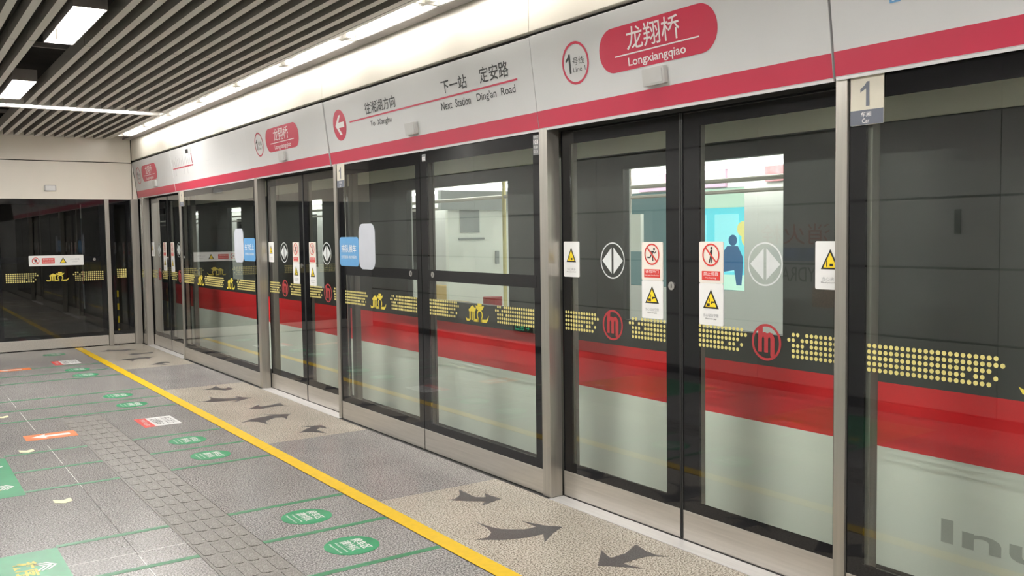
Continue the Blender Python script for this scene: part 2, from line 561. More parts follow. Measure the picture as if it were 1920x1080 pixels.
# back wall of the stretch
wall_bk = struct(MB().box(-4.05, 0.22, Y0 - 0.1, Y0, 0, 3.75).build('wall_back', M_PANEL))

# ---- tunnel
wall_t = struct(MB().box(4.30, 4.45, -6, 26, -1.3, 3.9).build('wall_trackside', M_TRACK))
struct(MB().box(0.0, 4.3, -6, 26, -1.35, -1.25).build('floor_trackbed', M_TRACK))
struct(MB().box(0.22, 4.45, -6, 26, 3.9, 4.0).build('ceiling_tunnel', M_TRACK))
struct(MB().box(0.0, 0.1, -6, 26, -1.25, -0.27).build('wall_platform_edge', M_TRACK))
struct(MB().box(0.0, 4.45, -6.1, -6.0, -1.3, 4.0).build('wall_tunnel_near', M_TRACK))
struct(MB().box(0.0, 4.45, 26.0, 26.1, -1.3, 4.0).build('wall_tunnel_far', M_TRACK))

# ================================================================== LIGHTS
def wall_light(i, ya, yb, label):
    t = thing('linear_light', label, 'ceiling light', (-0.285, ya, SLZ), 'tube lights in a row along the cream wall')
    x0, x1 = -0.378, -0.197
    mb = MB()
    mb.box(x0, x0 + 0.004, ya + 0.004, yb - 0.004, SLZ, 3.175)
    mb.box(x1 - 0.004, x1, ya + 0.004, yb - 0.004, SLZ, 3.175)
    mb.box(x0, x1, ya + 0.004, yb - 0.004, 3.175, 3.18)
    mb.box(x0, x1, ya + 0.004, ya + 0.010, SLZ, 3.175)
    mb.box(x0, x1, yb - 0.010, yb - 0.004, SLZ, 3.175)
    mb.build('housing', M_TROF, t)
    MB().tube((-0.285, ya + 0.085, 3.119), (-0.285, yb - 0.085, 3.119), 0.015).build('tube', M_TUBEW, t, smooth=False)
    MB().box(-0.305, -0.265, ya + 0.012, ya + 0.085, 3.106, 3.17).build('lamp_holder', M_TROF, t)
    MB().box(-0.305, -0.265, yb - 0.085, yb - 0.012, 3.106, 3.17).build('lamp_holder', M_TROF, t)

WL = [14.30 - 1.285 * k for k in range(16)]
ords = ['nearest the far wall', 'second from the far wall', 'third from the far wall', 'fourth from the far wall',
        'fifth from the far wall', 'sixth from the far wall', 'seventh from the far wall', 'eighth from the far wall', 'ninth from the far wall', 'tenth from the far wall', 'eleventh from the far wall', 'twelfth from the far wall', 'thirteenth from the far wall', 'fourteenth from the far wall', 'fifteenth from the far wall']
for k in range(15):
    if WL[k + 1] < Y0:
        break
    lab = 'lit tube light in the row over the cream wall, ' + ords[k]
    wall_light(k, WL[k + 1], WL[k], lab)

def troffer(ya, yb, label):
    t = thing('recessed_light', label, 'ceiling light', (-2.105, ya, SLZ), 'recessed tube lights between the ceiling baffles')
    x0, x1 = -2.206, -2.004
    mb = MB()
    mb.box(x0, x0 + 0.004, ya, yb, 3.09, 3.19)
    mb.box(x1 - 0.004, x1, ya, yb, 3.09, 3.19)
    mb.box(x0, x1, ya, yb, 3.19, 3.195)
    mb.build('reflector', M_TROF, t)
    for e in (ya, yb):
        MB().box(x0 - 0.004, x1 + 0.004, e - 0.004, e + 0.004, 3.088, 3.197).build('end_plate', M_TROFOUT, t)
    MB().box(x0 - 0.004, x0, ya, yb, 3.088, 3.197).build('side_plate', M_TROFOUT, t)
    MB().box(x1, x1 + 0.004, ya, yb, 3.088, 3.197).build('side_plate', M_TROFOUT, t)
    MB().tube((-2.090, ya + 0.06, 3.125), (-2.090, yb - 0.06, 3.125), 0.019).build('tube', M_TUBEC, t)
    MB().box(-2.115, -2.065, ya + 0.005, ya + 0.06, 3.115, 3.19).build('lamp_holder', M_TROF, t)
    MB().box(-2.115, -2.065, yb - 0.06, yb - 0.005, 3.115, 3.19).build('lamp_holder', M_TROF, t)

tl = ['large recessed tube light at the top left of the baffle ceiling', 'recessed tube light just before the cross strip light',
      'recessed tube light, third counted from the far wall', 'recessed tube light, fourth counted from the far wall', 'recessed tube light, fifth counted from the far wall']
for (a, b), l in zip(TROF, tl):
    troffer(a, b, l)

def strip(xa, xb, label):
    t = thing('strip_light', label, 'ceiling light', (xa, 11.61, SLZ), 'strip lights across the ceiling')
    MB().box(xa, xb, 11.505, 11.715, 3.125, 3.17).build('housing', M_TROF, t)
    MB().box(xa + 0.006, xb - 0.006, 11.545, 11.675, 3.108, 3.125).build('diffuser', M_STRIP, t)
strip(-2.06, -0.62, 'thin lit strip light running across the baffles toward the wall lights')
strip(-3.6, -2.075, 'thin lit strip light across the baffles at the left picture edge')

# ================================================================== SIGN FASCIA
FV = Vector((-0.068, 0, 0.538))
FL = FV.length

def fascia_frame(dx):
    return Frame((-0.004 + dx, 0, 2.222), (0, -1, 0), FV)

def fascia(ya, yb, dx, label):
    fr = fascia_frame(dx)
    t = thing('sign_panel', label, 'sign', (0, (ya + yb) / 2, 2.222), 'sign panels above the platform doors')
    a0, a1 = -yb + 0.004, -ya - 0.004
    MB().prism(fr, [(a0, 0), (a1, 0), (a1, FL), (a0, FL)], -0.03, 0.0).build('board', M_WHITE, t, bevel=0.002)
    MB().prism(fr, [(a0 + 0.001, 0.004), (a1 - 0.001, 0.004), (a1 - 0.001, 0.104), (a0 + 0.001, 0.104)], 0.0, 0.001).build('red_band', M_PINK, t)
    mb = MB()
    mb.prism(fr, [(a0, -0.012), (a1, -0.012), (a1, 0.0), (a0, 0.0)], -0.014, -0.002)
    mb.build('bottom_edge', M_SILL, t)
    return t, fr

def pill(t, fr, y_left, y_right, v0=0.222, v1=0.452):
    """station name pill with white lettering; y_left > y_right"""
    a0, a1 = -y_left, -y_right
    MB().rrect(fr, a0, v0, a1, v1, 0.112, 0.0012, 10).build('name_pill', M_PINK, t)
    w = a1 - a0
    text(fr, '龙翔桥', a0 + 0.262 * w, 0.318, a0 + 0.715 * w, 0.436, M_WPRINT, t, n=0.002, bold=0.006)
    MB().rect(fr, a0 + 0.145 * w, 0.299, a0 + 0.86 * w, 0.306, 0.002).build('rule', M_WPRINT, t)
    text(fr, 'Longxiangqiao', a0 + 0.262 * w, 0.228, a0 + 0.75 * w, 0.283, M_WPRINT, t, n=0.002, bold=0.012)

def line_badge(t, fr, yc, vc, r):
    a = -yc
    MB().ring(fr, a, vc, r * 0.88, r, 0.0012).build('badge_ring', M_PINK, t)
    digit_one(fr, a - 0.72 * r, vc - 0.44 * r, a - 0.34 * r, vc + 0.46 * r, M_BLACK, t)
    text(fr, '号线', a - 0.20 * r, vc - 0.10 * r, a + 0.66 * r, vc + 0.26 * r, M_BLACK, t, n=0.0015)
    text(fr, 'Line 1', a - 0.20 * r, vc - 0.42 * r, a + 0.70 * r, vc - 0.20 * r, M_BLACK, t, n=0.0015)

def indicator(fr, yc, w, label):
    t = thing('indicator_box', label, 'box', (-0.03, yc, 2.33), 'small boxes on the sign panels')
    MB().slab(fr, -yc - w / 2, 0.118, -yc + w / 2, 0.208, 0.008, 0.001, 0.028).build('case', M_BOXP, t, bevel=0.003)
    MB().slab(fr, -yc - w / 2 + 0.012, 0.130, -yc + w / 2 - 0.012, 0.196, 0.006, 0.028, 0.031).build('lens', M_BOXP, t)

# nearest, partly out of the picture
t, fr = fascia(-0.65, 2.385, -0.022, 'blank white sign panel with red band at the right picture edge')
MB().rect(fr, -2.118, 0.243, -2.072, 0.330, 0.0012).build('blue_sticker', M_BLUE, t)
text(fr, 'S', -2.108, 0.25, -2.092, 0.285, M_WPRINT, t, n=0.002)
# over the near door
t, fr = fascia(2.397, 4.459, -0.010, 'white sign panel with large red station name over the nearest door')
line_badge(t, fr, 4.052, 0.326, 0.118)
pill(t, fr, 3.842, 2.998)
indicator(fascia_frame(-0.010), 3.425, 0.157, 'grey square box under the large red station name')
# over the fixed glass
t, fr = fascia(4.468, 7.536, 0.0, 'white sign panel showing the next station and a red arrow')
MB().disc(fr, -7.255, 0.317, 0.130, n=0.0012).build('arrow_disc', M_PINK, t)
a, v = -7.255, 0.317
MB().poly(fr, [(a - 0.085, v), (a - 0.005, v + 0.082), (a + 0.035, v + 0.082), (a - 0.020, v + 0.022), (a + 0.088, v + 0.022),
               (a + 0.088, v - 0.022), (a - 0.020, v - 0.022), (a + 0.035, v - 0.082), (a - 0.005, v - 0.082)], 0.002).build('arrow', M_WPRINT, t)
MB().rect(fr, -7.055, 0.316, -4.632, 0.328, 0.0012).build('rule', M_PINK, t)
text(fr, '往湘湖方向', -6.745, 0.346, -6.225, 0.438, M_BLACK, t, bold=0.008)
text(fr, 'To  Xianghu', -6.680, 0.232, -6.318, 0.290, M_BLACK, t, bold=0.008)
text(fr, '下一站', -5.535, 0.350, -5.205, 0.440, M_BLACK, t, bold=0.008)
text(fr, '定安路', -5.045, 0.352, -4.715, 0.452, M_BLACK, t, bold=0.008)
text(fr, 'Next  Station', -5.565, 0.240, -5.180, 0.296, M_BLACK, t, bold=0.008)
text(fr, "Ding'an  Road", -5.105, 0.232, -4.662, 0.298, M_BLACK, t, bold=0.008)
indicator(fascia_frame(0.0), 6.005, 0.157, 'grey square box under the next station lettering')
# over the second door
t, fr = fascia(7.544, 9.596, -0.006, 'white sign panel with red station name over the second door')
line_badge(t, fr, 9.235, 0.326, 0.122)
pill(t, fr, 9.030, 8.160)
indicator(fascia_frame(-0.006), 8.61, 0.157, 'grey box under the station name over the second door')
# line map panel
t, fr = fascia(9.604, 12.656, 0.0, 'white sign panel with the small route map near the far wall')
MB().rect(fr, -12.60, 0.288, -11.66, 0.300, 0.0012).build('route_line', M_PINK, t)
mbk, mbd = MB(), MB()
for k in range(12):
    a = -12.56 + 0.078 * k
    hgt = (0.10, 0.07, 0.12, 0.09)[k % 4]
    mbd.disc(fr, a, 0.294, 0.013, n=0.002, k=10)
    mbk.rect(fr, a - 0.006, 0.318, a + 0.006, 0.318 + hgt, 0.0012)
    if k in (1, 6, 8):
        mbk.rect(fr, a - 0.006, 0.20, a + 0.006, 0.275, 0.0012)
mbk.build('stop_names', M_GREYP, t); mbd.build('stop_dots', M_PINK, t)
MB().rect(fr, -11.70, 0.315, -11.675, 0.44, 0.0012).build('current_stop', M_PINK, t)
MB().rect(fr, -11.92, 0.450, -11.80, 0.500, 0.0012).build('map_icon', M_BLACK, t)
MB().rect(fr, -11.68, 0.455, -11.665, 0.505, 0.0012).build('map_icon', M_GREYP, t)
mbf = MB().rect(fr, -11.60, 0.298, -9.95, 0.304, 0.0012).rect(fr, -10.62, 0.345, -9.98, 0.349, 0.0012)
for k in range(18):
    a = -11.3 + 0.075 * k
    mbf.rect(fr, a - 0.004, 0.20, a + 0.004, 0.20 + 0.05 + 0.02 * (k % 3), 0.0012)
mbf.build('faded_route', M_PALEP, t)
# last panel at the corner
t, fr = fascia(12.664, 14.835, 0.0, 'white sign panel with red station name in the far corner')
line_badge(t, fr, 14.545, 0.326, 0.125)
pill(t, fr, 14.335, 13.465)
indicator(fascia_frame(0.0), 13.62, 0.157, 'grey box under the station name in the far corner')

# ================================================================== PLATFORM SCREEN: decals shared
EMB = [  # emblem outline pieces in a 1 x 0.46 box
    [(0.15, 0.24), (0.14, 0.29), (0.19, 0.31), (0.25, 0.36), (0.31, 0.39), (0.36, 0.36), (0.42, 0.33), (0.47, 0.35), (0.44, 0.27), (0.40, 0.24)],
    [(0.175, 0.03), (0.225, 0.03), (0.225, 0.25), (0.175, 0.25)],
    [(0.265, 0.03), (0.315, 0.03), (0.315, 0.25), (0.265, 0.25)],
    [(0.355, 0.03), (0.405, 0.03), (0.405, 0.25), (0.355, 0.25)],
    [(0.43, 0.40), (0.47, 0.33), (0.51, 0.29), (0.71, 0.29), (0.77, 0.35), (0.80, 0.41), (0.72, 0.385), (0.52, 0.385)],
    [(0.53, 0.39), (0.70, 0.39), (0.70, 0.45), (0.53, 0.45)],
    [(0.0, 0.09), (0.07, 0.055), (0.16, 0.055), (0.175, 0.03), (0.175, 0.0), (0.05, 0.0)],
    [(0.355, 0.0), (0.57, 0.0), (0.57, 0.03), (0.53, 0.07), (0.355, 0.07)],
    [(0.65, 0.0), (0.88, 0.0), (0.95, 0.06), (1.0, 0.18), (0.90, 0.08), (0.75, 0.07), (0.69, 0.075), (0.65, 0.04)],
]

def emblem(fr, a0, b0, w, parent):
    mb = MB()
    h = 0.95
    for pc in EMB:
        mb.poly(fr, [(a0 + u * w, b0 + v * w * h) for u, v in pc], 0.0016)
    cx, cy = a0 + 0.615 * w, b0 + 0.17 * w * h
    mb.ring(fr, cx, cy, 0.085 * w, 0.125 * w, 0.0016, 20, math.radians(-58), math.radians(238))
    mb.rect(fr, a0 + 0.525 * w, b0, a0 + 0.565 * w, b0 + 0.08 * w, 0.0016)
    mb.rect(fr, a0 + 0.66 * w, b0, a0 + 0.70 * w, b0 + 0.08 * w, 0.0016)
    return mb.build('city_emblem', M_YPRINT, parent)

DS = 0.0245

def dot_band(fr, a0, a1, parent, left_tail=False, right_tail=False, ds=DS, zc=1.079):
    """five rows of yellow dots; tails break up like a swallow tail"""
    mb = MB()
    n = int(round((a1 - a0) / ds))
    r = ds * 0.38
    for row in range(5):
        z = zc + (2 - row) * ds
        for i in range(-1, n + 1):
            keep = 0 <= i < n
            if right_tail:
                e = n - 1
                keep = keep and i <= e - (1, 0, 2, 1, 2)[row]
                if row == 3 and i in (e - 5, e - 2):
                    keep = False
                if row == 2 and i == e - 1:
                    keep = False
            if left_tail:
                if row == 1 and i == -1:
                    keep = True
                if (row == 0 and i == 2) or (row == 1 and i == 1) or (row == 2 and i == 3):
                    keep = False
            if keep:
                mb.disc(fr, a0 + (i + 0.5) * ds, z, r, n=0.0016, k=8)
    o = mb.build('dot_band', M_DOT, parent)
    o['kind'] = 'stuff'
    return o

def metro_logo(fr, a, b, r, parent):
    mb = MB().ring(fr, a, b, r * 0.86, r, 0.0016)
    q = lambda u, v: (a + u * r, b + v * r)
    mb.poly(fr, [q(-.56, -.55), q(-.30, -.55), q(-.30, .20), q(-.22, .32), q(-.14, .20), q(-.14, -.55), q(.12, -.55), q(.12, .20), q(.20, .32),
                 q(.28, .20), q(.28, -.72), q(.42, -.80), q(.56, -.68), q(.56, .25), q(.42, .50), q(.22, .56), q(.05, .48), q(-.10, .56),
                 q(-.24, .52), q(-.24, .90), q(-.42, .82), q(-.56, .72)], 0.0016)
    return mb.build('metro_logo', M_MRED, parent)

def tri_warn(fr, a, b, w, h, parent, kind):
    p = MB().poly(fr, [(a - w / 2, b), (a + w / 2, b), (a, b + h)], 0.0052).build('warning_triangle', M_BLACK, parent)
    MB().poly(fr, [(a - w * 0.36, b + h * 0.085), (a + w * 0.36, b + h * 0.085), (a, b + h * 0.82)], 0.006).build('triangle_field', M_WARN, parent)
    mb = MB()
    if kind == 'hand':
        mb.rect(fr, a - w * .20, b + h * .12, a - w * .15, b + h * .42, 0.0066)
        mb.rect(fr, a - w * .02, b + h * .15, a + w * .16, b + h * .28, 0.0066)
    else:
        mb.rect(fr, a - w * .25, b + h * .12, a - w * .06, b + h * .27, 0.0066)
        mb.rect(fr, a + w * .03, b + h * .30, a + w * .24, b + h * .38, 0.0066)
        mb.rect(fr, a + w * .03, b + h * .24, a + w * .10, b + h * .30, 0.0066)
        mb.rect(fr, a - w * .10, b + h * .33, a - w * .06, b + h * .52, 0.0066)
    mb.build('pictogram', M_BLACK if kind != 'hand' else M_BLACK, parent)

def warn_sign(fr, a0, b0, a1, b1, parent):
    s = MB().slab(fr, a0, b0, a1, b1, 0.008, 0.0, 0.004).build('warning_sign', M_SIGNW, parent)
    a, w, h = (a0 + a1) / 2, a1 - a0, b1 - b0
    tri_warn(fr, a, b0 + h * .42, w * .62, h * .42, s, 'hand')
    text(fr, '当心夹手', a0 + w * .22, b0 + h * .18, a1 - w * .22, b0 + h * .26, M_GREYP, s, n=0.0052)
    text(fr, 'Mind your hand', a0 + w * .20, b0 + h * .125, a1 - w * .20, b0 + h * .16, M_BLACK, s, n=0.0052)

def gap_sign(fr, a0, b0, a1, b1, parent):
    s = MB().slab(fr, a0, b0, a1, b1, 0.008, 0.0, 0.004).build('gap_sign', M_SIGNW, parent)
    a, w, h = (a0 + a1) / 2, a1 - a0, b1 - b0
    tri_warn(fr, a, b0 + h * .40, w * .66, h * .46, s, 'gap')
    text(fr, '当心站台空隙', a0 + w * .18, b0 + h * .20, a1 - w * .18, b0 + h * .28, M_GREYP, s, n=0.0052)
    text(fr, 'Mind the gap', a0 + w * .27, b0 + h * .13, a1 - w * .27, b0 + h * .175, M_BLACK, s, n=0.0052)

def ban_sign(fr, a0, b0, a1, b1, parent, kind):
    s = MB().slab(fr, a0, b0, a1, b1, 0.008, 0.0, 0.004).build('ban_sign', M_SIGNC, parent)
    a, w, h = (a0 + a1) / 2, a1 - a0, b1 - b0
    c, r = b0 + h * .68, w * .355
    mb = MB()
    q = lambda u, v: (a + u * r, c + v * r)
    if kind == 'run':
        mb.disc(fr, *q(.30, .48), r * .13, n=0.0055, k=12)
        mb.poly(fr, [q(-.05, .30), q(.22, .34), q(.12, -.05), q(-.12, -.12)], 0.0055)
        mb.line(fr, *q(.15, .28), *q(.40, .10), r * .12, 0.0055)
        mb.line(fr, *q(.40, .10), *q(.55, .30), r * .10, 0.0055)
        mb.line(fr, *q(-.05, .30), *q(-.25, .22), r * .10, 0.0055)
        mb.line(fr, *q(-.08, -.05), *q(-.25, -.30), r * .16, 0.0055)
        mb.line(fr, *q(-.25, -.30), *q(-.62, -.28), r * .13, 0.0055)
        mb.line(fr, *q(.08, -.05), *q(.14, -.62), r * .14, 0.0055)
    else:
        mb.disc(fr, *q(.06, .60), r * .12, n=0.0055, k=12)
        mb.poly(fr, [q(-.04, .45), q(.16, .45), q(.12, -.10), q(-.06, -.12)], 0.0055)
        mb.line(fr, *q(-.02, -.08), *q(-.20, -.72), r * .11, 0.0055)
        mb.line(fr, *q(.08, -.08), *q(.04, -.72), r * .11, 0.0055)
        mb.line(fr, *q(.0, .40), *q(-.14, .0), r * .09, 0.0055)
    mb.build('pictogram', M_BLACK, s)
    mr = MB().ring(fr, a, c, r * .86, r, 0.0060)
    mr.line(fr, a - r * .66, c + r * .66, a + r * .66, c - r * .66, r * .15, 0.0060)
    mr.build('ban_ring', M_RED, s)
    MB().rect(fr, a0 + w * .12, b0 + h * .075, a1 - w * .12, b0 + h * .29, 0.0050).build('red_plate', M_RED, s)
    if kind == 'run':
        text(fr, '请勿冲门', a0 + w * .19, b0 + h * .19, a1 - w * .19, b0 + h * .27, M_WPRINT, s, n=0.0055)
        text(fr, 'Keep away from the door', a0 + w * .16, b0 + h * .10, a1 - w * .16, b0 + h * .155, M_WPRINT, s, n=0.0055)
    else:
        text(fr, '禁止倚靠', a0 + w * .19, b0 + h * .18, a1 - w * .19, b0 + h * .27, M_WPRINT, s, n=0.0055)
        text(fr, 'No leaning', a0 + w * .28, b0 + h * .10, a1 - w * .28, b0 + h * .15, M_WPRINT, s, n=0.0055)

def open_mark(fr, a, b, r, parent):
    mb = MB().ring(fr, a, b, r * .93, r, 0.0016)
    q = lambda u, v: (a + u * r, b + v * r)
    mb.poly(fr, [q(-.86, 0), q(-.08, -.72), q(-.08, .72)], 0.0016)
    mb.poly(fr, [q(.86, 0), q(.08, .72), q(.08, -.72)], 0.0016)
    return mb.build('door_mark', M_FROST, parent)

def lock(fr, a, b, parent, r=0.022):
    c = MB().prism(fr, [(a + r * math.cos(t * math.pi / 10), b + r * math.sin(t * math.pi / 10)) for t in range(20)], 0.0, 0.006).build('lock', M_CHROME, parent)
    MB().rect(fr, a - 0.003, b - 0.010, a + 0.003, b + 0.010, 0.0066).build('keyhole', M_BLACK, c)

def framed_glass(t, x, ya, yb, z0, z1, fl, fr_, fb, ft, kick=True, kz0=0.004, rail=None, thick=0.012):
    """glass with black printed border strips (fl toward larger y = image left) and steel kick plate; x is the front face"""
    kt = 0.157
    yl, yr = yb - fl, ya + fr_
    zb, zt = z0 + fb, z1 - ft
    if rail:
        MB().box(x, x + thick, yr, yl, zb, rail[0]).build('glass', M_GLASS, t)
        MB().box(x, x + thick, yr, yl, rail[1], zt).build('glass', M_GLASS, t)
        MB().box(x - 0.001, x + thick + 0.012, yr - 0.02, yl + 0.02, rail[0], rail[1]).build('push_bar', M_FRIT, t)
    else:
        MB().box(x, x + thick, yr, yl, zb, zt).build('glass', M_GLASS, t)
    mb = MB()
    if fl > 0: mb.box(x, x + thick, yl, yb, z0, z1)
    if fr_ > 0: mb.box(x, x + thick, ya, yr, z0, z1)
    mb.box(x, x + thick, yr, yl, z0, zb)
    mb.box(x, x + thick, yr, yl, zt, z1)
    mb.build('black_border', M_FRIT, t)
    if kick:
        MB().box(x - 0.003, x + thick + 0.02, ya + 0.002, yb - 0.002, kz0, kt).build('kick_plate', M_STEEL, t, bevel=0.0015)

# ------------------------------------------------------------------ sliding leaves (built at the nearest door, copied)
LX = 0.090
def leaf_far():
    t = thing('sliding_door', 'L', 'door', (LX, 3.88, 0), 'sliding glass platform door leaves')
    framed_glass(t, LX, 3.386, 4.38, 0.157, 2.206, 0.085, 0.105, 0.058, 0.080)
    fr = psd(LX)
    warn_sign(fr, -4.357, 1.34, -4.212, 1.55, t)
    open_mark(fr, -3.916, 1.443, 0.102, t)
    ban_sign(fr, -3.674, 1.343, -3.513, 1.547, t, 'run')
    gap_sign(fr, -3.674, 1.139, -3.513, 1.342, t)
    lock(fr, -3.449, 1.319, t)
    dot_band(fr, -4.355, -4.040, t, right_tail=True)
    metro_logo(fr, -3.918, 1.080, 0.086, t)
    dot_band(fr, -3.762, -3.490, t, left_tail=True)
    MB().box(LX + 0.013, LX + 0.045, 4.285, 4.36, 0.02, 2.2).build('rear_stile', M_REAR, t)
    MB().box(LX - 0.004, LX + 0.03, 3.3815, 3.392, 0.01, 2.2).build('rubber_edge', M_RUBBER, t)
    return t

def leaf_near():
    t = thing('sliding_door', 'L', 'door', (LX, 2.88, 0), 'sliding glass platform door leaves')
    framed_glass(t, LX, 2.38, 3.374, 0.157, 2.206, 0.118, 0.085, 0.058, 0.080)
    fr = psd(LX)
    ban_sign(fr, -3.253, 1.343, -3.094, 1.549, t, 'stand')
    gap_sign(fr, -3.253, 1.134, -3.094, 1.342, t)
    open_mark(fr, -2.840, 1.444, 0.102, t)
    warn_sign(fr, -2.560, 1.34, -2.405, 1.55, t)
    dot_band(fr, -3.262, -2.950, t, right_tail=True)
    metro_logo(fr, -2.831, 1.080, 0.086, t)
    dot_band(fr, -2.690, -2.395, t, left_tail=True)
    MB().box(LX + 0.013, LX + 0.04, 3.255, 3.30, 0.02, 2.2).build('rear_stile', M_REAR, t)
    MB().box(LX - 0.004, LX + 0.03, 3.368, 3.3785, 0.01, 2.2).build('rubber_edge', M_RUBBER, t)
    return t

lf = leaf_far(); ln = leaf_near()
dn = ['nearest', 'second', 'farthest']
for k, yc in enumerate(DOORS):
    a = lf if k == 0 else copy_tree(lf, (0, yc - DOORS[0], 0))
    b = ln if k == 0 else copy_tree(ln, (0, yc - DOORS[0], 0))
    nm = ('nearest door', 'second door under the smaller station name', 'narrow-looking farthest door near the corner')[k]
    a['label'] = 'left glass leaf of the ' + nm + ', no-rushing sign'
    b['label'] = 'right glass leaf of the ' + nm + ', no-leaning sign'
    # sill, header
    s = thing('door_sill', 'brushed metal sill under the ' + nm, 'sill', (0.03, yc, 0), 'door sills')
    MB().box(-0.030, 0.16, yc - 0.985, yc + 0.998, -0.25, 0.002).build('plate', M_SILL, s, bevel=0.0008)
    MB().box(0.078, 0.088, yc - 0.98, yc + 0.99, 0.0021, 0.0035).build('groove', M_RUBBER, s)

# ------------------------------------------------------------------ posts
def post(ya, yb, label, xa=-0.012, xb=0.078):
    t = thing('door_post', label, 'post', ((xa + xb) / 2, (ya + yb) / 2, 0), 'stainless door posts')
    MB().box(xa, xb, ya, yb, 0.0, 2.222).build('cladding', M_STEELV, t, bevel=0.0025)
    MB().box(0.135, 0.185, ya - 0.02, yb, 0.0, 2.205).build('rear_column', M_REAR, t)
    return t
pl = [('stainless post on the left of the nearest door', 'stainless post on the right of the nearest door'),
      ('stainless post on the left of the second door', 'stainless post on the right of the second door'),
      ('stainless post on the left of the farthest door', 'stainless post on the right of the farthest door')]
for k, yc in enumerate(DOORS):
    post(yc + 1.003, yc + 1.083, pl[k][0])
    sh = 0.032 if k == 1 else 0.0
    post(yc - 1.046 + sh, yc - 0.990 + sh, pl[k][1], xb=0.074)
# corner post and end frames
tp = thing('corner_post', 'stainless corner post where the far glass meets the doors', 'post', (-0.06, 14.83, 0))
MB().box(-0.118, -0.012, 14.80, 14.90, 0.0, 2.205).build('cladding', M_STEELV, tp, bevel=0.003)
tp = thing('end_post', 'slim stainless post between the two far glass panes', 'post', (-0.455, 14.85, 0))
MB().box(-0.487, -0.427, 14.815, 14.90, 0.0, 2.205).build('cladding', M_STEELV, tp, bevel=0.003)

# ------------------------------------------------------------------ fixed glass
RAIL = (1.268, 1.345)
t = thing('glass_panel', 'fixed glass panel with blue queue sign, left of the keyhole pair', 'glass panel', (0, 6.70, 0), 'fixed glass panels')
framed_glass(t, 0.0, 5.962, 7.433, 0.157, 2.206, 0.115, 0.070, 0.058, 0.085, rail=RAIL)
fr = psd(0.0)
dot_band(fr, -7.322, -6.890, t, right_tail=True)
emblem(fr, -6.835, 1.012, 0.29, t)
dot_band(fr, -6.455, -6.035, t, left_tail=True)
lock(fr, -6.123, 1.312, t)
mu = thing('mullion', 'slim dark mullion behind the joint between the keyhole panels', 'post', (0.06, 5.957, 0))
MB().box(0.036, 0.105, 5.945, 5.970, 0.004, 2.20).build('web', M_REAR, mu)
MB().box(0.003, 0.033, 5.9528, 5.9612, 0.004, 2.20).build('gasket', M_RUBBER, mu)
MB().box(0.090, 0.105, 5.930, 5.985, 0.004, 2.20).build('flange', M_REAR, mu)

t = thing('glass_panel', 'fixed glass panel between the keyhole mullion and the nearest door', 'glass panel', (0, 5.21, 0), 'fixed glass panels')
framed_glass(t, 0.0, 4.468, 5.952, 0.157, 2.206, 0.095, 0.075, 0.058, 0.085, rail=RAIL)
dot_band(fr, -5.850, -5.425, t, right_tail=True)
emblem(fr, -5.350, 1.012, 0.295, t)
dot_band(fr, -4.960, -4.548, t, left_tail=True)
lock(fr, -5.791, 1.313, t)
s = MB().slab(fr, -4.536, 2.074, -4.478, 2.194, 0.003, 0.0, 0.002).build('number_plate', M_PLATED, t)
text(fr, '103', -4.531, 2.138, -4.483, 2.166, M_WPRINT, s, n=0.003, bold=0.02)
text(fr, '车厢 1', -4.531, 2.112, -4.485, 2.130, M_WPRINT, s, n=0.003)
text(fr, '车门 5', -4.531, 2.086, -4.485, 2.104, M_WPRINT, s, n=0.003)
text(fr, '站台门', -4.531, 2.174, -4.483, 2.188, M_WPRINT, s, n=0.003)
s = MB().slab(fr, -5.922, 2.135, -5.866, 2.187, 0.003, 0.0, 0.002).build('number_plate', M_PLATED, t)
text(fr, '102', -5.917, 2.142, -5.871, 2.170, M_WPRINT, s, n=0.003, bold=0.02)

t = thing('glass_panel', 'wide fixed glass panel with blue boarding sign near the far corner', 'glass panel', (0, 11.0, 0), 'fixed glass panels')
framed_glass(t, 0.0, 9.542, 12.452, 0.157, 2.206, 0.07, 0.07, 0.058, 0.070)
dot_band(fr, -12.40, -11.90, t, right_tail=True)
emblem(fr, -11.80, 1.012, 0.30, t)
dot_band(fr, -11.46, -10.70, t, left_tail=True, right_tail=True)
emblem(fr, -10.61, 1.012, 0.30, t)
dot_band(fr, -10.22, -9.62, t, left_tail=True)

t = thing('glass_panel', 'large fixed glass panel at the right picture edge with car number sign', 'glass panel', (0, 1.6, 0), 'fixed glass panels')
framed_glass(t, 0.0, 0.86, 2.332, 0.157, 2.206, 0.078, 0.07, 0.058, 0.085)
dot_band(fr, -2.243, -1.690, t, right_tail=True)
emblem(fr, -1.635, 1.012, 0.295, t)
dot_band(fr, -1.25, -0.94, t, left_tail=True)
MB().box(0.016, 0.06, 2.235, 2.262, 0.004, 2.20).build('rear_mullion', M_REAR, t)
t = thing('glass_panel', 'plain fixed glass panel beyond the right picture edge', 'glass panel', (0, 0.1, 0), 'fixed glass panels')
framed_glass(t, 0.0, -0.63, 0.85, 0.157, 2.206, 0.08, 0.08, 0.058, 0.085)
t = thing('glass_panel', 'narrow fixed glass panel squeezed beside the corner post', 'glass panel', (0, 14.65, 0), 'fixed glass panels')
framed_glass(t, 0.0, 14.59, 14.80, 0.157, 2.206, 0.03, 0.03, 0.058, 0.085)
dot_band(fr, -14.77, -14.62, t)

